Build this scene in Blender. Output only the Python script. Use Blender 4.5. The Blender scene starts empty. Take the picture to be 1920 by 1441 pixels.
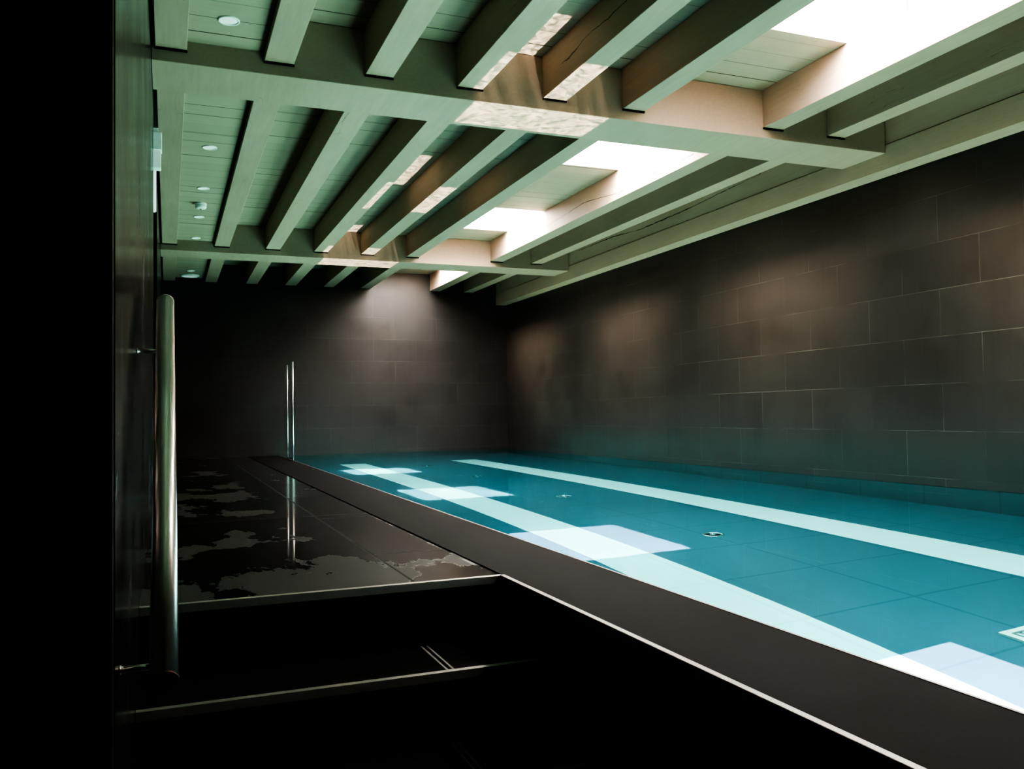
import bpy, bmesh, math, random
from mathutils import Vector, Matrix
random.seed(7)
C = bpy.context.scene.collection
ZO = 0.55                       # deck level is z = 0; measurements below are relative to the eye

# ------------------------------------------------------------------ helpers
def tag(o, label=None, cat=None, group=None, kind=None):
    if label: o['label'] = label
    if cat: o['category'] = cat
    if group: o['group'] = group
    if kind: o['kind'] = kind
    return o

def box(bm, x0, x1, y0, y1, z0, z1):
    v = [bm.verts.new((x, y, z)) for x in (x0, x1) for y in (y0, y1) for z in (z0, z1)]
    for f in ((0,1,3,2),(4,6,7,5),(0,4,5,1),(2,3,7,6),(0,2,6,4),(1,5,7,3)):
        bm.faces.new([v[i] for i in f])

def prism(bm, pts, z0, z1):
    a = [bm.verts.new((x, y, z0)) for x, y in pts]; b = [bm.verts.new((x, y, z1)) for x, y in pts]
    n = len(pts)
    bm.faces.new(a[::-1]); bm.faces.new(b)
    for i in range(n): bm.faces.new((a[i], a[(i+1) % n], b[(i+1) % n], b[i]))

def tube(bm, p0, p1, r, n=24, cap=True):
    p0, p1 = Vector(p0), Vector(p1); d = (p1-p0).normalized()
    u = d.orthogonal().normalized(); w = d.cross(u)
    ra, rb = [], []
    for i in range(n):
        a = 2*math.pi*i/n; o = (u*math.cos(a)+w*math.sin(a))*r
        ra.append(bm.verts.new(p0+o)); rb.append(bm.verts.new(p1+o))
    for i in range(n):
        f = bm.faces.new((ra[i], ra[(i+1) % n], rb[(i+1) % n], rb[i])); f.smooth = True
    if cap: bm.faces.new(ra[::-1]); bm.faces.new(rb)

def lathe(bm, prof, n=40, close=False):
    rings = []
    for r, z in prof:
        rings.append([bm.verts.new((r*math.cos(2*math.pi*i/n), r*math.sin(2*math.pi*i/n), z)) for i in range(n)])
    for a, b in zip(rings, rings[1:]):
        for i in range(n):
            f = bm.faces.new((a[i], a[(i+1) % n], b[(i+1) % n], b[i])); f.smooth = True
    if close: bm.faces.new(rings[-1])

def obj(name, bm, mat, parent=None, loc=(0, 0, 0), bevel=0.0, world=True):
    """link a bmesh as one object; world=True: coordinates are eye-relative and get re-based on loc"""
    if bevel:
        bmesh.ops.bevel(bm, geom=bm.edges[:], offset=bevel, segments=2, affect='EDGES', profile=0.5)
    bmesh.ops.recalc_face_normals(bm, faces=bm.faces[:])
    me = bpy.data.meshes.new(name); 
    L = Vector(loc)
    if world: bmesh.ops.translate(bm, verts=bm.verts[:], vec=-L)
    bm.to_mesh(me); bm.free(); me.materials.append(mat)
    o = bpy.data.objects.new(name, me); C.objects.link(o)
    if parent is not None:
        o.parent = parent; o.location = L - Vector(parent['base']) if 'base' in parent else L
    else:
        o.location = L + Vector((0, 0, ZO))
    return o

def thing(name, loc, label, cat, group=None, kind=None):
    o = bpy.data.objects.new(name, None); C.objects.link(o)
    o.location = Vector(loc) + Vector((0, 0, ZO)); o.empty_display_size = .1
    return tag(o, label, cat, group, kind)

def part(name, bm, mat, parent, base, bevel=0.0):
    """part with geometry given in eye-relative coordinates, under a thing whose base is at `base`"""
    if bevel: bmesh.ops.bevel(bm, geom=bm.edges[:], offset=bevel, segments=2, affect='EDGES', profile=0.5)
    bmesh.ops.recalc_face_normals(bm, faces=bm.faces[:])
    bmesh.ops.translate(bm, verts=bm.verts[:], vec=-Vector(base))
    me = bpy.data.meshes.new(name); bm.to_mesh(me); bm.free(); me.materials.append(mat)
    o = bpy.data.objects.new(name, me); C.objects.link(o); o.parent = parent
    return o

def B(*boxes):
    bm = bmesh.new()
    for b in boxes: box(bm, *b)
    return bm

# ------------------------------------------------------------------ node helper
class N:
    def __init__(s, name, bump=False):
        s.m = bpy.data.materials.new(name); s.m.use_nodes = True
        s.t = s.m.node_tree; s.n = s.t.nodes; s.l = s.t.links
        s.p = s.n['Principled BSDF']; s.out = s.n['Material Output']
        g = s.n.new('ShaderNodeNewGeometry'); sx = s.n.new('ShaderNodeSeparateXYZ')
        s.l.new(g.outputs['Position'], sx.inputs[0]); s.pos = g.outputs['Position']; s.nrm = g.outputs['Normal']
        s.X, s.Y = sx.outputs[0], sx.outputs[1]
        s.Z = s.math('SUBTRACT', sx.outputs[2], ZO)
    def put(s, sock, v):
        if isinstance(v, bpy.types.NodeSocket): s.l.new(v, sock)
        else: sock.default_value = v
    def math(s, op, a, b=0.0, c=None, clamp=False):
        n = s.n.new('ShaderNodeMath'); n.operation = op; n.use_clamp = clamp
        s.put(n.inputs[0], a); s.put(n.inputs[1], b)
        if c is not None: s.put(n.inputs[2], c)
        return n.outputs[0]
    def vec(s, x, y, z=0.0):
        n = s.n.new('ShaderNodeCombineXYZ')
        for i, v in enumerate((x, y, z)): s.put(n.inputs[i], v)
        return n.outputs[0]
    def noise(s, v, scale, detail=3.0, rough=.5):
        n = s.n.new('ShaderNodeTexNoise'); s.l.new(v, n.inputs['Vector'])
        n.inputs['Scale'].default_value = scale; n.inputs['Detail'].default_value = detail; n.inputs['Roughness'].default_value = rough
        return n.outputs['Fac']
    def ramp(s, v, a, b, lo=0.0, hi=1.0, smooth=False):
        n = s.n.new('ShaderNodeMapRange'); n.clamp = True
        if smooth: n.interpolation_type = 'SMOOTHSTEP'
        s.put(n.inputs['Value'], v)
        for k, x in (('From Min', a), ('From Max', b), ('To Min', lo), ('To Max', hi)): s.put(n.inputs[k], x)
        return n.outputs['Result']
    def mix(s, f, a, b):
        n = s.n.new('ShaderNodeMix'); n.data_type = 'RGBA'
        s.put(n.inputs[0], f); s.put(n.inputs[6], a if not isinstance(a, tuple) else a); s.put(n.inputs[7], b)
        return n.outputs[2]
    def set(s, **k):
        for q, v in k.items(): s.put(s.p.inputs[q.replace('_', ' ')], v)
        return s.m
    def bump(s, h, strength=.3, dist=.01):
        n = s.n.new('ShaderNodeBump'); n.inputs['Strength'].default_value = strength; n.inputs['Distance'].default_value = dist
        s.l.new(h, n.inputs['Height']); s.l.new(n.outputs[0], s.p.inputs['Normal'])

def rgb(r, g, b): return (r, g, b, 1.0)

def near(m, v, c, w, soft=.002):
    """1 where |v-c| < w"""
    d = m.math('ABSOLUTE', m.math('SUBTRACT', v, c))
    return m.ramp(d, w, w+soft, 1.0, 0.0)

# ------------------------------------------------------------------ materials
WOOD = (.35, .268, .208)
def mat_paint(name, curve=None, yr=None, width=.004, axis_n=None, col=WOOD):
    """pale painted timber with faint lengthwise grain; an optional drying crack follows (y, z) points"""
    m = N(name)
    g1 = m.noise(m.vec(m.math('MULTIPLY', m.X, 14.0), m.math('MULTIPLY', m.Y, .9), m.math('MULTIPLY', m.Z, 26.0)), 3.0, 6.0, .6)
    g2 = m.noise(m.pos, 1.3, 2.0)
    f = m.math('MULTIPLY', m.ramp(g1, .3, .7, .90, 1.03), m.ramp(g2, .3, .7, .93, 1.04))
    colr = m.mix(f, rgb(0, 0, 0), rgb(*col))
    # a few hairline splits along the grain
    h = m.noise(m.vec(m.math('MULTIPLY', m.X, 3.0), m.math('MULTIPLY', m.Y, .5), m.math('MULTIPLY', m.Z, 9.0)), 2.1, 2.0)
    hl = near(m, h, .5, .0012, .0015)
    gate = m.ramp(m.noise(m.pos, .8, 1.0), .55, .62)
    colr = m.mix(m.math('MULTIPLY', m.math('MULTIPLY', hl, gate), .55), colr, rgb(.12, .085, .06))
    height = g1
    if curve:
        y0, y1 = yr
        fc = m.n.new('ShaderNodeFloatCurve'); cm = fc.mapping; cv = cm.curves[0]
        pts = sorted(curve)
        cv.points[0].location = ((pts[0][0]-y0)/(y1-y0), pts[0][1]-1.7)
        cv.points[-1].location = ((pts[-1][0]-y0)/(y1-y0), pts[-1][1]-1.7)
        for y, z in pts[1:-1]: cv.points.new((y-y0)/(y1-y0), z-1.7)
        for p in cv.points: p.handle_type = 'VECTOR'
        cm.update()
        m.l.new(m.ramp(m.Y, y0, y1), fc.inputs['Value'])
        wob = m.ramp(m.noise(m.vec(m.Y, 0.0, 0.0), 9.0, 4.0, .6), 0, 1, -.012, .012)
        zc = m.math('ADD', m.math('ADD', fc.outputs[0], 1.7), wob)
        wd = m.ramp(m.noise(m.vec(m.Y, 7.0, 0.0), 3.5, 3.0), .38, .62, .0004, width)
        d = m.math('ABSOLUTE', m.math('SUBTRACT', m.Z, zc))
        cr = m.math('SUBTRACT', 1.0, m.math('DIVIDE', d, wd), clamp=True)
        cr = m.math('MULTIPLY', cr, 3.0, clamp=True)
        inr = m.math('MULTIPLY', m.math('GREATER_THAN', m.Y, pts[0][0]), m.math('LESS_THAN', m.Y, pts[-1][0]))
        cr = m.math('MULTIPLY', cr, inr)
        colr = m.mix(cr, colr, rgb(.015, .010, .007))
    m.bump(height, .12, .004)
    return m.set(Base_Color=colr, Roughness=.55, Specular_IOR_Level=.25)

M_wood = mat_paint('painted_timber')
M_crack_a = mat_paint('painted_timber_split', [(3.2, 2.075), (3.72, 2.068), (3.92, 2.06), (4.10, 2.071), (4.21, 2.067), (4.30, 2.051), (4.40, 2.04), (4.52, 2.045), (4.71, 2.053)], (3.0, 4.8), .006)
M_crack_b = mat_paint('painted_timber_checked', [(5.6, 1.995), (6.0, 1.997), (6.4, 2.006), (6.8, 1.985), (7.07, 2.017), (7.5, 2.063), (7.76, 2.047), (8.28, 2.023), (8.97, 1.956)], (5.2, 10.0), .006)
M_crack_c = mat_paint('painted_board_split', [(6.2, 2.10), (6.9, 2.071), (7.26, 2.051), (7.79, 2.042), (8.31, 2.035), (8.93, 2.078), (10.1, 2.084)], (5.2, 10.2), .007)

def mat_planks():
    m = N('ceiling_planks')
    # boards run across the room; joints follow y at slightly irregular spacing
    yy = m.math('ADD', m.Y, m.ramp(m.noise(m.vec(0.0, m.math('FLOOR', m.math('DIVIDE', m.Y, .37)), 0.0), 3.1, 0.0), 0, 1, -.03, .03))
    k = m.math('DIVIDE', yy, .185)
    fr = m.math('FRACT', k); bi = m.math('FLOOR', k)
    d = m.math('MINIMUM', fr, m.math('SUBTRACT', 1.0, fr))
    # joint visibility varies from board to board
    wn = m.n.new('ShaderNodeTexWhiteNoise'); wn.noise_dimensions = '1D'
    m.l.new(m.math('ROUND', k), wn.inputs['W'])
    w = m.ramp(wn.outputs['Value'], .1, .9, .010, .034)
    line = m.math('SUBTRACT', 1.0, m.math('DIVIDE', d, w), clamp=True)
    line = m.math('MULTIPLY', line, 3.0, clamp=True)
    line = m.math('MULTIPLY', line, m.ramp(wn.outputs['Value'], .05, .5, .25, .95))
    wn2 = m.n.new('ShaderNodeTexWhiteNoise'); wn2.noise_dimensions = '1D'; m.l.new(bi, wn2.inputs['W'])
    g = m.noise(m.vec(m.math('MULTIPLY', m.X, 1.0), m.math('MULTIPLY', m.Y, 24.0), m.Z), 3.0, 5.0, .6)
    f = m.math('MULTIPLY', m.ramp(g, .3, .7, .92, 1.03), m.ramp(wn2.outputs['Value'], 0, 1, .93, 1.03))
    col = m.mix(f, rgb(0, 0, 0), rgb(.34, .285, .22))
    col = m.mix(line, col, rgb(.03, .024, .018))
    m.bump(m.math('SUBTRACT', g, m.math('MULTIPLY', line, 3.0)), .15, .004)
    return m.set(Base_Color=col, Roughness=.6, Specular_IOR_Level=.2)
M_plank = mat_planks()

def mat_tile(name, plane, u0, z0, w=.66, h=.333, base=(.030, .0275, .0255), rough=.42, spec=.5, streak=False, joint=(.064, .059, .053)):
    """large dark stone tiles in running bond on a vertical plane"""
    m = N(name)
    u = m.Y if plane == 'x' else m.X
    v = m.vec(m.math('ADD', m.math('SUBTRACT', u, u0), w*30), m.math('ADD', m.math('SUBTRACT', m.Z, z0), h*10+.0005), 0.0)
    b = m.n.new('ShaderNodeTexBrick'); b.offset = .5; b.offset_frequency = 2
    m.l.new(v, b.inputs['Vector'])
    b.inputs['Scale'].default_value = 1.0; b.inputs['Mortar Size'].default_value = .0022; b.inputs['Mortar Smooth'].default_value = .2
    b.inputs['Brick Width'].default_value = w; b.inputs['Row Height'].default_value = h; b.inputs['Bias'].default_value = 0
    b.inputs['Color1'].default_value = rgb(.90, .90, .90); b.inputs['Color2'].default_value = rgb(1.08, 1.08, 1.08)
    b.inputs['Mortar'].default_value = rgb(1, 1, 1)
    n1 = m.noise(m.pos, 2.3, 4.0, .6); n2 = m.noise(m.pos, 160.0, 2.0)
    st = m.noise(m.vec(m.math('MULTIPLY', m.X, 9.0), m.math('MULTIPLY', m.Y, 9.0), m.math('MULTIPLY', m.Z, .5)), 2.0, 4.0, .6)
    f = m.math('MULTIPLY', m.ramp(n1, .3, .7, .85, 1.15), m.ramp(n2, .25, .75, .8, 1.2))
    f = m.math('MULTIPLY', f, m.ramp(st, .3, .7, .88, 1.12))
    mul = m.n.new('ShaderNodeMix'); mul.data_type = 'RGBA'; mul.blend_type = 'MULTIPLY'; mul.inputs[0].default_value = 1.0
    m.l.new(m.mix(f, rgb(0, 0, 0), rgb(*base)), mul.inputs[6]); m.l.new(b.outputs['Color'], mul.inputs[7])
    # grout: mostly dark, chalky here and there
    chalk = m.ramp(m.noise(m.pos, 1.7, 3.0, .7), .40, .60, .10, 1.0)
    gcol = m.mix(chalk, rgb(base[0]*.55, base[1]*.55, base[2]*.55), rgb(*joint))
    col = m.mix(b.outputs['Fac'], mul.outputs[2], gcol)
    m.bump(m.math('SUBTRACT', m.math('MULTIPLY', n2, .25), b.outputs['Fac']), .25, .003)
    r = m.ramp(n1, .3, .7, rough-.06, rough+.06)
    return m.set(Base_Color=col, Roughness=r, Specular_IOR_Level=spec)
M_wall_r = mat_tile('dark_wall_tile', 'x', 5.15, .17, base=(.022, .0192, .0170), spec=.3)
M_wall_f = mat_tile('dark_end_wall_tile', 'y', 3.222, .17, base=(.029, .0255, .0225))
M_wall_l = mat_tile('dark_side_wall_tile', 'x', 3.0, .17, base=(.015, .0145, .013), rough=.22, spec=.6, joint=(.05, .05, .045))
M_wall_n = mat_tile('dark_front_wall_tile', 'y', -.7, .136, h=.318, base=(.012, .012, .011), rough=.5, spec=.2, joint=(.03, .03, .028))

def mat_plain(name, col, rough=.5, metal=0.0, spec=.5, emit=None, es=0.0, nscale=60.0, nvar=.12):
    m = N(name)
    n = m.noise(m.pos, nscale, 3.0)
    c = m.mix(m.ramp(n, .3, .7, 1-nvar, 1.0), rgb(0, 0, 0), rgb(*col))
    m.set(Base_Color=c, Roughness=rough, Metallic=metal, Specular_IOR_Level=spec)
    if emit: m.set(Emission_Color=rgb(*emit), Emission_Strength=es)
    return m.m
M_black = mat_plain('black_stone', (.012, .012, .0115), .45, spec=.25)
M_shadow = mat_plain('gap_shade_and_dark_fittings', (.01, .009, .008), .7, spec=.1)  # near-black: painted shade of the joist gaps, also small dark fittings
M_white = mat_plain('white_plaster', (.82, .80, .76), .7, spec=.2)
M_white_pl = mat_plain('white_plastic', (.75, .80, .76), .4)
M_lens = mat_plain('frosted_lens', (.75, .82, .80), .35, emit=(.72, 1.0, .92), es=.22)
M_trim_metal = mat_plain('brushed_metal_trim', (.33, .32, .295), .50, 1.0, nscale=200)
M_nosing = mat_plain('metal_step_nosing', (.62, .60, .55), .45, 1.0, nscale=200)
M_pool_metal = mat_plain('pool_steel', (.75, .78, .78), .25, 1.0, nscale=200)
M_fix = mat_plain('pale_fixture_plastic', (.70, .86, .78), .4, emit=(.55, .9, .75), es=.10)
M_fix2 = mat_plain('pale_fixture_lens', (.75, .9, .82), .3, emit=(.6, 1.0, .85), es=.22)
M_winglow = mat_plain('bright_frosted_glass', (.8, .85, .8), .5, emit=(.78, 1.0, .88), es=.75)

def mat_steel_tube():
    m = N('polished_steel_tube')
    n = m.noise(m.vec(m.math('MULTIPLY', m.X, 60.0), m.math('MULTIPLY', m.Y, 2.0), m.math('MULTIPLY', m.Z, 2.0)), 4.0, 4.0)
    return m.set(Base_Color=m.mix(m.ramp(n, .3, .7, .97, 1.0), rgb(0, 0, 0), rgb(.86, .81, .79)), Metallic=1.0, Roughness=.28)
M_tube = mat_steel_tube()

def mat_deck():
    m = N('wet_stone_deck')
    wet = m.noise(m.vec(m.X, m.math('MULTIPLY', m.Y, .55), 3.7), 2.6, 6.0, .62)
    # drier film patches on the side next to the wall
    band = m.ramp(m.X, .50, .80, 1.0, 0.0)
    near_edge = m.ramp(m.Y, 3.15, 3.5, .16, 0.0)
    mid = m.math('MULTIPLY', m.ramp(m.Y, 3.7, 3.9), m.ramp(m.Y, 4.3, 4.0), clamp=True)
    far = m.math('MULTIPLY', m.ramp(m.Y, 4.6, 5.2), m.ramp(m.Y, 9.5, 7.5), clamp=True)
    bias = m.math('ADD', near_edge, m.math('ADD', m.math('MULTIPLY', mid, .09), m.math('MULTIPLY', far, .07)))
    dry = m.ramp(m.math('ADD', m.math('ADD', wet, bias), m.math('MULTIPLY', m.math('SUBTRACT', band, 1.0), .12)), .565, .585)
    grain = m.noise(m.pos, 220.0, 2.0)
    g2 = m.noise(m.pos, 3.0, 4.0)
    wetc = m.mix(m.ramp(g2, .3, .7, .7, 1.0), rgb(0, 0, 0), rgb(.016, .0155, .015))
    dryc = m.mix(m.ramp(grain, .2, .8, .6, 1.1), rgb(0, 0, 0), rgb(.036, .036, .034))
    col = m.mix(dry, wetc, dryc)
    # satin strip beside the coping
    strip = m.ramp(m.X, .45, .95, 0.0, 1.0, True)
    col = m.mix(m.math('MULTIPLY', strip, m.math('SUBTRACT', 1.0, dry)), col, rgb(.022, .021, .020))
    j = near(m, m.X, .757, .004)
    yj = m.math('FRACT', m.math('DIVIDE', m.math('SUBTRACT', m.Y, 3.42-.66*10), 1.32))
    yd = m.math('MULTIPLY', m.math('MINIMUM', yj, m.math('SUBTRACT', 1.0, yj)), 1.32)
    j2 = m.math('MULTIPLY', m.ramp(yd, .004, .007, 1.0, 0.0), m.math('GREATER_THAN', m.X, .757))
    j3 = m.math('MULTIPLY', near(m, m.Y, 4.9, .003), .5)
    j = m.math('MAXIMUM', j, m.math('MAXIMUM', j2, j3))
    col = m.mix(j, col, rgb(.004, .004, .004))
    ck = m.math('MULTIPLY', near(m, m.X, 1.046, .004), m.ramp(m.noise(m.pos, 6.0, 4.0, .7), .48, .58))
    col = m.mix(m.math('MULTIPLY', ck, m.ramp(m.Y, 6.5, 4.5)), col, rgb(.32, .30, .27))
    r = m.math('ADD', m.ramp(dry, 0, 1, .045, .5), m.math('MULTIPLY', strip, .10))
    r = m.math('MAXIMUM', r, m.math('MULTIPLY', j, .8))
    m.bump(m.math('SUBTRACT', m.math('MULTIPLY', grain, m.ramp(dry, 0, 1, .0, .4)), j), .2, .002)
    return m.set(Base_Color=col, Roughness=r, Specular_IOR_Level=.5, IOR=1.4)
M_deck = mat_deck()

def mat_coping():
    m = N('honed_stone_coping')
    g = m.noise(m.pos, 180.0, 2.0); g2 = m.noise(m.pos, 2.0, 4.0)
    c = m.mix(m.math('MULTIPLY', m.ramp(g, .2, .8, .8, 1.1), m.ramp(g2, .3, .7, .85, 1.1)), rgb(0, 0, 0), rgb(.0145, .014, .0135))
    fr = m.math('FRACT', m.math('DIVIDE', m.math('ADD', m.Y, 20.10), 1.2)); d = m.math('MULTIPLY', m.math('MINIMUM', fr, m.math('SUBTRACT', 1.0, fr)), 1.2)
    j = m.ramp(d, .0015, .003, 1.0, 0.0)
    c = m.mix(m.math('MULTIPLY', j, .7), c, rgb(.012, .012, .011))
    m.bump(g, .06, .002)
    return m.set(Base_Color=c, Roughness=.65, Specular_IOR_Level=.06)
M_coping = mat_coping()

def mat_pool(name, col, jcol, amt):
    m = N(name)
    def grid(v, o):
        fr = m.math('FRACT', m.math('DIVIDE', m.math('ADD', v, 12.2-o), .61))
        return m.math('MULTIPLY', m.math('MINIMUM', fr, m.math('SUBTRACT', 1.0, fr)), .61)
    d = m.math('MINIMUM', grid(m.X, 2.98), grid(m.Y, 2.83))
    j = m.math('MULTIPLY', m.ramp(d, .004, .010, 1.0, 0.0), amt)
    n = m.noise(m.pos, 1.5, 3.0)
    c = m.mix(m.ramp(n, .3, .7, .95, 1.0), rgb(0, 0, 0), rgb(*col))
    return m.set(Base_Color=m.mix(j, c, rgb(*jcol)), Roughness=.6, Specular_IOR_Level=.2)
M_pool_floor = mat_pool('pool_floor_tile', (.050, .125, .160), (.012, .05, .065), .4)
M_pool_side = mat_pool('pool_side_tile', (.07, .13, .15), (.03, .06, .07), .5)
M_lane = mat_pool('white_lane_tile', (.60, .90, .87), (.42, .62, .62), .35)

def mat_water():
    m = N('pool_water_surface')
    m.n.remove(m.p)
    g = m.n.new('ShaderNodeBsdfGlass'); g.inputs['IOR'].default_value = 1.33; g.inputs['Roughness'].default_value = 0.0
    g.inputs['Color'].default_value = rgb(.66, .97, .97)
    bn = m.n.new('ShaderNodeBump'); bn.inputs['Strength'].default_value = .02; bn.inputs['Distance'].default_value = .01
    m.l.new(m.noise(m.pos, 5.0, 2.0), bn.inputs['Height']); m.l.new(bn.outputs[0], g.inputs['Normal'])
    m.l.new(g.outputs[0], m.out.inputs['Surface'])
    return m.m
M_water = mat_water()

def mat_pane():
    m = N('skylight_glass'); m.n.remove(m.p)
    t = m.n.new('ShaderNodeBsdfTransparent'); t.inputs['Color'].default_value = rgb(.97, .98, .98)
    g = m.n.new('ShaderNodeBsdfGlossy'); g.inputs['Roughness'].default_value = .02
    x = m.n.new('ShaderNodeMixShader'); x.inputs[0].default_value = .05
    m.l.new(t.outputs[0], x.inputs[1]); m.l.new(g.outputs[0], x.inputs[2]); m.l.new(x.outputs[0], m.out.inputs['Surface'])
    return m.m
M_pane = mat_pane()

# ------------------------------------------------------------------ dimensions (eye-relative)
H = .55; ZD = -H; ZF = -1.75            # deck / water level, pool floor
YF = 12.85; YB = -2.4                   # end wall, wall behind the viewer
XL, XR = -.08, 5.05                     # side walls
ZP, ZJ, ZB = 2.195, 1.935, 1.865        # boards, joist soffit, crossbeam soffit
CB = [(4.77, 5.205), (10.14, 10.585)]   # crossbeams
JX = [(-.06, .095), (.487, .645), (1.04, 1.20), (1.585, 1.745), (2.14, 2.295), (2.695, 2.85), (3.787, 3.95), (4.34, 4.49)]
SK = [(.40, 1.45), (2.905, 3.975), (5.735, 6.80), (8.48, 9.545), (11.20, 12.27)]
SX = (2.85, 3.787)
ZS = 1.985                              # lowered strip with the downlights

# ------------------------------------------------------------------ room shell
def S(name, bm, mat, label, cat, **k):
    return tag(obj(name, bm, mat, **k), label, cat, kind='structure')

S('wall_right', B((XR, XR+.15, YB, YF+.15, -2.0, 2.4)), M_wall_r, 'long dark grey stone tiled wall along the far side of the pool', 'wall')
S('wall_far', B((-1.0, XR, YF, YF+.15, -2.0, 2.4)), M_wall_f, 'dark stone tiled end wall with soft daylight patch at the far end of the pool', 'wall')
S('wall_back', B((-2.2, XR, YB-.15, YB, -2.0, 2.4)), M_black, 'dark wall behind the viewer closing the room', 'wall')
# side wall next to the handrail, with a recess holding a high frosted window
XLB = -.62
S('wall_left', B((XLB-.12, XL, 1.54, 5.55, -2.0, 2.4), (XLB-.12, XLB, 5.55, 7.30, -2.0, 2.4), (XLB-.12, XL, 7.30, YF, -2.0, 1.60), (XLB-.12, XL-.012, 7.36, YF, 1.60, 2.4), (XL-.012, XL, 7.30, YF, 1.60, 2.4)), M_wall_l,
  'glossy black tiled wall with reflections at the left behind the handrail', 'wall')
S('wall_front', B((-2.2, XL-.002, 1.50, 1.54, -2.0, 2.4)), M_wall_n, 'black tiled wall face at the very left edge facing the viewer', 'wall')
S('wall_entry', B((-2.35, -2.2, YB, 1.54, -2.0, 2.4)), M_black, 'dark side wall of the entry out of view at the left', 'wall')
w1 = tag(thing('window_1', (-.35, 7.30, 1.6), 'bright narrow frosted window strip high in the left wall recess', 'window'), kind='structure')
part('frame', B((XLB, XL-.012, 7.327, 7.36, 1.60, 2.2)), M_black, w1, (-.35, 7.30, 1.6))
part('pane', B((-.17, XL-.004, 7.292, 7.326, 1.640, 2.19)), M_winglow, w1, (-.35, 7.30, 1.6))

# ceiling boards with openings for the roof windows
bm = bmesh.new()
ys = sorted([YB, YF] + [y for s in SK for y in s]); xs = [-2.2, SX[0], SX[1], XR]
for i in range(3):
    for j in range(len(ys)-1):
        if i == 1 and any(abs(s[0]-ys[j]) < 1e-6 for s in SK): continue
        box(bm, xs[i], xs[i+1], ys[j], ys[j+1], ZP, ZP+.06)
bmesh.ops.remove_doubles(bm, verts=bm.verts[:], dist=1e-5)
S('ceiling', bm, M_plank, 'pale painted plank ceiling boards above the joists', 'ceiling')

ords = ['just before the viewer, out of frame above', 'in the bay nearest the viewer at the upper right corner', 'directly behind the nearer crossbeam', 'in the middle bay just before the farther crossbeam', 'behind the farther crossbeam near the end wall']
for i, (a, b) in enumerate(SK):
    base = ((SX[0]+SX[1])/2, (a+b)/2, ZP)
    o = tag(thing('window_%d' % (i+2), base, 'roof window with white shaft ' + ords[i], 'skylight', kind='structure'))
    part('shaft', B((SX[0]-.03, SX[0], a-.03, b+.03, ZP+.0605, 2.62), (SX[1], SX[1]+.03, a-.03, b+.03, ZP+.0605, 2.62), (SX[0], SX[1], a-.03, a, ZP+.0605, 2.62), (SX[0], SX[1], b, b+.03, ZP+.0605, 2.62)), M_white, o, base)
    part('frame', B((SX[0]-.09, SX[0], a-.09, b+.09, 2.62, 2.67), (SX[1], SX[1]+.09, a-.09, b+.09, 2.62, 2.67), (SX[0], SX[1], a-.09, a, 2.62, 2.67), (SX[0], SX[1], b, b+.09, 2.62, 2.67)), M_white, o, base)
    part('pane', B((SX[0]+.001, SX[1]-.001, a+.001, b-.001, 2.645, 2.651)), M_pane, o, base)

# wall plate boards under the ceiling along the right wall
t1 = S('trim_1', B((4.88, XR-.001, YB, YF-.002, 1.75, 1.926)), M_wood, 'lower pale timber board running along the top of the right wall', 'trim')
t2 = S('trim_2', B((4.886, XR-.001, YB, YF-.002, 1.930, ZP-.001)), M_crack_c, 'upper pale timber board with a long split above the lower wall board', 'trim')

# ------------------------------------------------------------------ crossbeams and joists
for k, (a, b) in enumerate(CB):
    bm = B((XL+.001, 4.879, a, b, ZB, ZP-.002))
    bmesh.ops.bevel(bm, geom=bm.edges[:], offset=.004, segments=2, affect='EDGES', profile=.5)
    o = obj('ceiling_crossbeam', bm, M_wood, loc=(2.4, (a+b)/2, ZB))
    tag(o, ['wide pale timber crossbeam spanning the room, nearer and larger of the two', 'farther pale timber crossbeam spanning the room close to the end wall'][k], 'beam', 'timber crossbeams')

bays = [('in the near bay', YB+.02, CB[0][0]-.001), ('in the middle bay', CB[0][1]+.001, CB[1][0]-.001), ('in the far bay by the end wall', CB[1][1]+.001, YF-.002)]
nth = ['against the left wall', 'second from the left wall', 'third from the left wall', 'fourth from the left wall', 'fifth from the left wall', 'sixth, left of the skylights', 'daylit, right of the skylights', 'nearest the right wall']
for bi, (where, y0, y1) in enumerate(bays):
    for ji, (x0, x1) in enumerate(JX):
        base = ((x0+x1)/2, (y0+y1)/2, ZJ)
        mat = M_wood
        if bi == 0 and ji == 4: mat = M_crack_a
        if bi == 1 and ji == 6: mat = M_crack_b
        bm = B((x0, x1, y0, y1, ZJ, ZP-.001))
        bmesh.ops.bevel(bm, geom=bm.edges[:], offset=.003, segments=2, affect='EDGES', profile=.5)
        o = obj('ceiling_joist', bm, mat, loc=base)
        lab = 'pale ceiling joist ' + nth[ji] + ', ' + where
        if mat is M_crack_a: lab = 'cracked pale joist, fifth from the left wall, in front of the nearer crossbeam'
        if mat is M_crack_b: lab = 'brightly daylit cracked joist right of the skylights, between the two crossbeams'
        tag(o, lab, 'joist', 'ceiling joists')
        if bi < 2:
            sh = part('joist_gap_shade', B((x0-.002, x1+.002, y1-.012, y1, ZJ-.011, ZJ-.0005)), M_shadow, o, base)  # dark strip painting in the shade gap below the joist end

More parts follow.
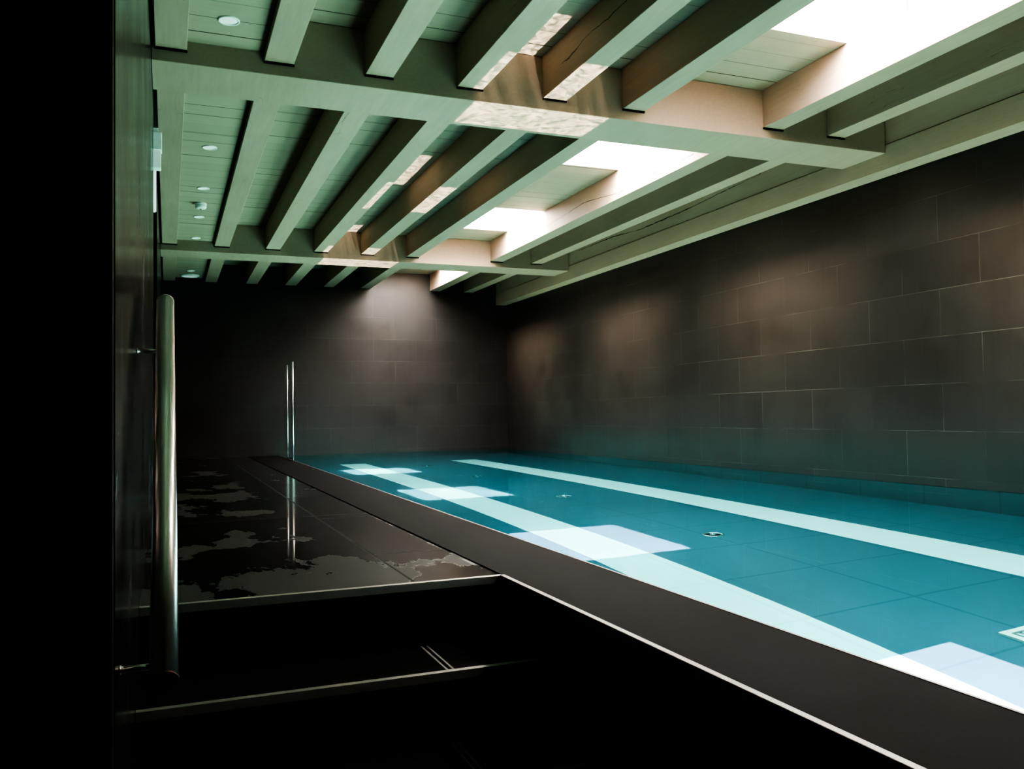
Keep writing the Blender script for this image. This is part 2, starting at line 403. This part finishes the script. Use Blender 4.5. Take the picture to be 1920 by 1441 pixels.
# lowered strip of boards between the two left joists, with downlights
base = (.29, 5.0, ZS)
o = obj('lowered_board_panel', B((.096, .486, YB+.02, CB[0][0]-.002, ZS, ZS+.03)), M_plank, loc=(.29, 1.2, ZS)); tag(o, 'lowered strip of ceiling boards with one large downlight, nearest the viewer', 'ceiling panel', 'lowered board panels')
o = obj('lowered_board_panel', B((.096, .486, CB[0][1]+.002, CB[1][0]-.002, ZS, ZS+.03)), M_plank, loc=(.29, 7.6, ZS)); tag(o, 'long lowered strip of boards between the crossbeams with smoke detector', 'ceiling panel', 'lowered board panels')
o = obj('lowered_board_panel', B((.096, .486, CB[1][1]+.002, YF-.002, ZS, ZS+.03)), M_plank, loc=(.29, 11.7, ZS)); tag(o, 'short lowered strip of ceiling boards at the far end wall', 'ceiling panel', 'lowered board panels')

def downlight(x, y, r, label):
    b = (x, y, ZS)
    t = thing('downlight', b, label, 'downlight', 'recessed ceiling downlights')
    bm = bmesh.new(); lathe(bm, [(r, 0), (r, -.004), (r*.96, -.007), (r*.84, -.006), (r*.82, -.001)]); part('trim_ring', bm, M_white_pl, t, (0, 0, 0))
    bm = bmesh.new(); lathe(bm, [(r*.82, -.0012), (r*.6, -.003), (r*.3, -.0038), (.003, -.004)], close=True); part('lens', bm, M_lens, t, (0, 0, 0))
for y, r, lab in [(4.44, .052, 'largest looking round downlight, nearest the viewer before the first crossbeam'),
                  (6.60, .052, 'round downlight behind the nearer crossbeam, first in the long board strip'),
                  (7.80, .050, 'round downlight just before the smoke detector'),
                  (8.92, .050, 'round downlight just after the smoke detector'),
                  (9.98, .050, 'round downlight at the foot of the farther crossbeam'),
                  (12.22, .050, 'small round downlight in the far bay by the end wall')]:
    downlight(.285, y, r, lab)
b = (.28, 12.62, ZS)
t = thing('ceiling_speaker', b, 'wide flat round pale fitting on the ceiling against the end wall', 'speaker')
bm = bmesh.new(); lathe(bm, [(.125, 0), (.125, -.012), (.115, -.018), (.10, -.018)]); part('rim', bm, M_white_pl, t, (0, 0, 0))
bm = bmesh.new(); lathe(bm, [(.10, -.0175), (.05, -.016), (.004, -.0155)], close=True); part('cover', bm, M_lens, t, (0, 0, 0))
b = (.282, 8.36, ZS)
t = thing('smoke_detector', b, 'white round smoke detector hanging under the boards among the downlights', 'smoke detector')
bm = bmesh.new(); lathe(bm, [(.052, 0), (.054, -.012), (.050, -.016)]); part('mounting_base', bm, M_white_pl, t, (0, 0, 0))
bm = bmesh.new(); lathe(bm, [(.049, -.014), (.050, -.036), (.044, -.048), (.028, -.052), (.002, -.053)], close=True); part('sensor_head', bm, M_white_pl, t, (0, 0, 0))
bm = bmesh.new(); lathe(bm, [(.006, -.0525), (.006, -.058), (.001, -.059)], n=12, close=True); part('indicator', bm, M_shadow, t, (0, 0, 0))

# small fixture high on the left wall
b = (XL, 5.30, 1.55)
t = thing('wall_light', b, 'small pale boxy light fixture high on the left wall under the first joist', 'wall light')
part('housing', B((XL+.001, XL+.049, 5.27, 5.36, 1.545, 1.645)), M_fix, t, b, bevel=.003)
part('lens', B((XL+.001, XL+.044, 5.28, 5.35, 1.440, 1.545)), M_fix2, t, b, bevel=.003)
part('bracket', B((XL+.001, XL+.030, 5.29, 5.34, 1.645, 1.675)), M_fix, t, b, bevel=.002)

# ------------------------------------------------------------------ deck, stairs, coping
YS, RISE, TREAD = 2.77, .205, .31
S('floor', B((XL, 1.058, YS, YF, ZD-.2, ZD)), M_deck, 'dark wet stone deck with puddles left of the pool', 'floor')
S('floor_lower', B((-2.2, 1.05, YB, YS-4*TREAD, ZD-5*RISE-.1, ZD-5*RISE), (-2.35, XR+.15, YB-.15, YF+.15, -2.1, -2.0)), M_black, 'black floor of the stair well in front of the steps, plus unseen sealing slab', 'floor')  # second box is an added unseen slab that keeps world light out
base = (.5, YS, ZD-RISE)
t = thing('staircase', base, 'black stone steps with metal nosings leading down from the pool deck', 'stairs')
def nosing(y, z):
    return B((XL+.001, 1.057, y-.014, y+.008, z-.006, z+.003), (XL+.001, 1.057, y-.014, y-.008, z-.022, z-.006))
part('riser', B((XL+.0005, 1.057, YS-.006, YS-.001, ZD-RISE-.01, ZD-.022)), M_black, t, base)
part('metal_nosing', nosing(YS, ZD), M_nosing, t, base)
def mat_tread():
    m = N('black_stone_tread')
    n = m.noise(m.pos, 90.0, 2.0)
    c = m.mix(m.ramp(n, .3, .7, .8, 1.0), rgb(0, 0, 0), rgb(.012, .012, .012))
    j = m.math('MAXIMUM', near(m, m.X, .770, .0028, .001), near(m, m.X, .789, .0028, .001))
    c = m.mix(m.math('MULTIPLY', j, .9), c, rgb(.30, .29, .27))
    return m.set(Base_Color=c, Roughness=.3, Specular_IOR_Level=.3)
M_tread = mat_tread()
for k in range(1, 5):
    z = ZD-k*RISE; y1 = YS-(k-1)*TREAD; y0 = y1-TREAD
    x0 = (XL+.001) if y0 > 1.54 else XL-.0
    part('tread', B((XL+.0005, 1.057, y0, y1-.001, z-.05, z)), M_tread, t, base)
    part('riser', B((XL+.0005, 1.057, y0-.006, y0+.002, z-RISE-.01, z-.049)), M_black, t, base)
    part('metal_nosing', nosing(y0, z), M_nosing, t, base)

def pool_edge(y):                        # inner edge of the coping, opening slightly towards the far end
    return 1.408 + .0075*max(0, y-1.0)
PE = [(pool_edge(y), y) for y in (YB, 1.0, YF)]
base = (1.23, 5.0, ZD)
t = thing('pool_coping', base, 'dark honed stone coping running beside the pool edge', 'coping')
bm = bmesh.new(); prism(bm, [(1.060, YB+.001), (PE[0][0], YB+.001), PE[1], (PE[2][0], YF-.001), (1.060, YF-.001)], ZF-.02, ZD+.004); part('stone_slab', bm, M_coping, t, base)
part('side_trim', B((1.045, 1.064, YB+.001, YS-.015, ZD-.020, ZD+.0065)), M_trim_metal, t, base, bevel=.002)
bm = bmesh.new(); prism(bm, [(PE[0][0]-.001, YB+.001), (PE[0][0]+.007, YB+.001), (PE[1][0]+.007, PE[1][1]), (PE[2][0]+.007, YF-.001), (PE[2][0]-.001, YF-.001), (PE[1][0]-.001, PE[1][1])], ZD-.03, ZD+.0055); part('pool_edge_strip', bm, M_trim_metal, t, base)
part('stair_side', B((1.0575, 1.0595, YB+.001, YS-.001, ZD-1.2, ZD-.021)), M_black, t, base)

# ------------------------------------------------------------------ pool
base = (3.2, 5.0, ZF)
t = thing('swimming_pool', base, 'long indoor lap pool with teal tiled floor and white lane lines', 'pool')
bm = bmesh.new(); prism(bm, [(PE[0][0]+.009, YB+.002), (XR-.002, YB+.002), (XR-.002, YF-.002), (PE[2][0]+.009, YF-.002), (PE[1][0]+.009, PE[1][1])], ZF-.1, ZF); part('pool_floor', bm, M_pool_floor, t, base)
part('pool_wall', B((XR-.022, XR-.002, YB+.002, YF-.002, ZF, ZD-.055), (PE[2][0]+.009, XR-.022, YF-.022, YF-.002, ZF, ZD-.055), (PE[0][0]+.009, XR-.022, YB+.002, YB+.022, ZF, ZD-.055)), M_pool_side, t, base)
part('lane_line', B((2.085, 2.425, YB+.03, 11.37, ZF, ZF+.004)), M_lane, t, base)
part('lane_line', B((3.615, 3.985, YB+.03, 11.38, ZF, ZF+.004)), M_lane, t, base)
bm = bmesh.new()
v = [bm.verts.new(p) for p in [(PE[0][0], YB+.003, ZD), (XR-.001, YB+.003, ZD), (XR-.001, YF-.001, ZD), (PE[2][0], YF-.001, ZD), (PE[1][0], PE[1][1], ZD)]]
bm.faces.new(v)
o = obj('pool_water', bm, M_water, loc=(3.2, 5.0, ZD)); tag(o, 'still clear teal water surface filling the pool', 'water', kind='stuff')

for y, lab in [(4.36, 'round metal floor inlet in the pool, nearest the viewer'), (6.45, 'second round floor inlet from the viewer between the lane lines'), (8.62, 'third round floor inlet from the viewer between the lane lines'), (10.47, 'farthest round floor inlet between the lane lines near the end wall')]:
    b = (3.02, y, ZF+.002)
    t = thing('pool_inlet', b, lab, 'pool inlet', 'floor inlets on the pool centre line')
    bm = bmesh.new(); lathe(bm, [(.070, 0), (.068, .010), (.060, .013), (.050, .011), (.046, .002)]); part('ring', bm, M_pool_metal, t, (0, 0, 0))
    bm = bmesh.new(); lathe(bm, [(.046, .0015), (.02, .002)]); part('recess', bm, M_shadow, t, (0, 0, 0))
    bm = bmesh.new(); lathe(bm, [(.02, .001), (.018, .022), (.010, .027), (.001, .028)], n=20, close=True); part('nozzle', bm, M_pool_metal, t, (0, 0, 0))
b = (3.03, 2.17, ZF)
t = thing('drain_grate', b, 'square pale slotted drain grate on the pool floor at the right edge', 'drain')
gx0, gx1, gy0, gy1 = 2.865, 3.20, 2.0, 2.335; ZG = ZF+.002
part('frame', B((gx0, gx0+.028, gy0, gy1, ZG, ZG+.022), (gx1-.028, gx1, gy0, gy1, ZG, ZG+.022), (gx0+.028, gx1-.028, gy0, gy0+.028, ZG, ZG+.022), (gx0+.028, gx1-.028, gy1-.028, gy1, ZG, ZG+.022)), mat_plain('pale_grate_plastic', (.78, .80, .70), .5), t, b)
part('pan', B((gx0+.028, gx1-.028, gy0+.028, gy1-.028, ZG, ZG+.004)), mat_plain('drain_pan', (.06, .12, .13), .6), t, b)
sl = []
for i in range(9):
    x = gx0+.042+i*.030
    for (a, c) in ((gy0+.04, gy0+.16), (gy0+.175, gy1-.04)): sl.append((x, x+.013, a, c, ZG+.003, ZG+.018))
part('slats', B(*sl), mat_plain('grate_slats', (.45, .62, .60), .5), t, b)

# ------------------------------------------------------------------ handrails
A, Bp = Vector((-.007, 1.60, -.443)), Vector((-.007, 2.72, .345))
t = thing('stair_handrail', (XL, 2.2, -.05), 'polished steel tube handrail sloping beside the steps at the left wall', 'handrail')
bb = (XL, 2.2, -.05)
bm = bmesh.new(); tube(bm, A, Bp, .0242, 48); part('tube', bm, M_tube, t, bb)
d = (Bp-A).normalized()
bm = bmesh.new(); tube(bm, A-d*.0045, A, .0250, 48); part('end_cap', bm, mat_plain('brown_end_cap', (.10, .055, .035), .5, .6), t, bb)
bm = bmesh.new(); tube(bm, Bp, Bp+d*.0045, .0246, 48); part('end_cap', bm, M_tube, t, bb)
for y in (1.655, 2.535):
    p = A + (Bp-A)*((y-A.y)/(Bp.y-A.y)) - Vector((0, 0, .018))
    bm = bmesh.new(); tube(bm, (XL+.001, y, p.z-.01), (p.x, y, p.z-.01), .006, 16); tube(bm, (XL+.0005, y, p.z-.01), (XL+.004, y, p.z-.01), .008, 24)
    part('bracket', bm, M_tube, t, bb)

b = (1.45, 11.5, ZD)
t = thing('pool_grab_rail', b, 'pair of slim upright steel poles at the far corner of the pool edge', 'grab rail')
def upright(x, y, z1, r):
    bm = bmesh.new(); tube(bm, (x, y, ZD+.003), (x, y, z1), r, 20); part('upright', bm, M_tube, t, b)
upright(1.455, 11.60, .695, .0095); upright(1.478, 11.25, .715, .0115)
bm = bmesh.new(); tube(bm, (1.455, 11.60, ZD+.03), (1.478, 11.25, ZD+.03), .008, 12); part('bracket', bm, M_pool_metal, t, b)

# ------------------------------------------------------------------ light
def lamp(name, loc, d, sx, sy, power, col, spread, tex=None, portal=False):
    L = bpy.data.lights.new(name, 'AREA'); L.shape = 'RECTANGLE'; L.size, L.size_y = sx, sy
    L.energy = power; L.color = col; L.spread = math.radians(spread)
    if portal: L.cycles.is_portal = True
    o = bpy.data.objects.new(name, L); C.objects.link(o)
    z = -Vector(d).normalized(); x = Vector((1, 0, 0)) if abs(z.x) < .8 else Vector((0, 1, 0)); x = (x - z*x.dot(z)).normalized(); y = z.cross(x)
    R = Matrix((x, y, z)).transposed().to_4x4(); R.translation = Vector(loc)+Vector((0, 0, ZO)); o.matrix_world = R
    if tex:
        L.use_nodes = True; nt = L.node_tree; em = nt.nodes['Emission']
        g = nt.nodes.new('ShaderNodeNewGeometry'); nz = nt.nodes.new('ShaderNodeTexNoise'); nz.inputs['Scale'].default_value = tex
        nz.inputs['Detail'].default_value = 2.0; nz.inputs['Distortion'].default_value = 1.2
        mr = nt.nodes.new('ShaderNodeMapRange'); mr.inputs['From Min'].default_value = .36; mr.inputs['From Max'].default_value = .64
        mr.inputs['To Min'].default_value = 2.0; mr.inputs['To Max'].default_value = .2
        nt.links.new(g.outputs['Position'], nz.inputs['Vector']); nt.links.new(nz.outputs['Fac'], mr.inputs['Value']); nt.links.new(mr.outputs[0], em.inputs['Strength'])
    return o

for i, (a, c) in enumerate(SK):
    lamp('skylight_daylight', ((SX[0]+SX[1])/2, (a+c)/2, 2.60), (0, 0, -1), SX[1]-SX[0]-.02, c-a-.02, 250, (1.0, .94, .91), 180)
    # sunlit left side of the shaft throwing warm light across to the right wall
    lamp('sunlit_shaft', (SX[0]+.08, (a+c)/2, 2.44), (1, 0, -.52), .9, .22, 34, (1.0, .80, .62), 54)

# refracted sunbeams under the surface: one per roof window
for yc, sy, p in [(1.93, .88, .34), (4.53, .86, .46), (7.16, .86, .40), (9.88, .84, .50)]:
    d = Vector((-.161, .169, -1)); drop = 1.75-.69
    lamp('refracted_sunbeam', (2.295-d.x*-drop*-1, yc-d.y*drop, -.69), d, .76, sy, 110.0*p, (1.0, .64, .74) if yc < 6 else (.90, 1.0, .92), .5)
    lamp('underwater_glow', (2.5, yc, -.60), (0, 0, -1), 1.3, 1.3, 18.0, (.30, .9, 1.0), 150)
# daylight scattered inside the water
lamp('water_scatter', (3.2, 5.5, -.58), (0, 0, -1), 3.2, 12.5, 38, (.40, .95, .95), 180)
# added fill lamps imitating daylight sent back up by the bright pool floor
for px in (1.9, 2.8, 3.7, 4.6):
    lamp('pool_bounce', (px, 5.2, ZD+.18), (-.75, 0, 1), .5, 13.0, 47, (.50, 1.0, .76), 92)
lamp('pool_bounce', (4.55, 5.2, ZD+.12), (.40, 0, 1), .5, 13.0, 55, (.66, 1.0, .70), 110)
lamp('pool_bounce', (3.3, 5.2, ZD+.16), (.55, 0, 1), .5, 13.0, 45, (.66, 1.0, .70), 100)
# added lamps for the teal glow of the pool on the walls around it
lamp('pool_glow', (4.3, 5.5, ZD+.10), (1, 0, .30), 13.0, .14, 19, (.24, 1.0, .95), 150)
lamp('pool_glow', (2.7, 12.0, ZD+.10), (0, 1, .30), 2.4, .14, 1.6, (.24, 1.0, .95), 150)
lamp('pool_glow', (1.5, 3.6, ZD+.12), (-1, 0, .22), 4.2, .14, 7, (.55, 1.0, .92), 100)
# sunlight mirrored up by the water onto the timber
for yc in (4.68, 7.40, 10.20):
    d = Vector((-.22, .07, 1)); up = 1.865+.36
    lamp('mirrored_sunbeam', (2.15-d.x*up, yc-d.y*up, -.36), d, .88, .96, 6.5, (1.0, .86, .74), .4, tex=22.0)

w = bpy.data.worlds.new('sky'); bpy.context.scene.world = w; w.use_nodes = True
bg = w.node_tree.nodes['Background']; bg.inputs['Color'].default_value = (1.0, .93, .90, 1); bg.inputs['Strength'].default_value = 1.5

# ------------------------------------------------------------------ camera
cam = bpy.data.cameras.new('camera'); co = bpy.data.objects.new('camera', cam); C.objects.link(co)
f, yaw, pit, rol = 1614.34, .380304, .0346387, -.0153334
cam.sensor_width = 36; cam.sensor_fit = 'HORIZONTAL'; cam.lens = f/1920*36; cam.clip_start = .01; cam.clip_end = 100
fw = Vector((math.sin(yaw)*math.cos(pit), math.cos(yaw)*math.cos(pit), math.sin(pit)))
rt = Vector((math.cos(yaw), -math.sin(yaw), 0)); up = rt.cross(fw)
r2 = rt*math.cos(rol)+up*math.sin(rol); u2 = -rt*math.sin(rol)+up*math.cos(rol)
Mx = Matrix((r2, u2, -fw)).transposed().to_4x4(); Mx.translation = (0, 0, ZO); co.matrix_world = Mx
sc = bpy.context.scene; sc.camera = co
sc.view_settings.view_transform = 'AgX'; sc.view_settings.look = 'AgX - Very High Contrast'; sc.view_settings.exposure = 0.0
sc.cycles.use_denoising = True; sc.cycles.use_light_tree = True; sc.cycles.max_bounces = 10; sc.cycles.diffuse_bounces = 5; sc.cycles.glossy_bounces = 5; sc.cycles.transmission_bounces = 8
sc.cycles.sample_clamp_indirect = 80.0; sc.cycles.caustics_refractive = True; sc.cycles.caustics_reflective = True; sc.cycles.blur_glossy = .5
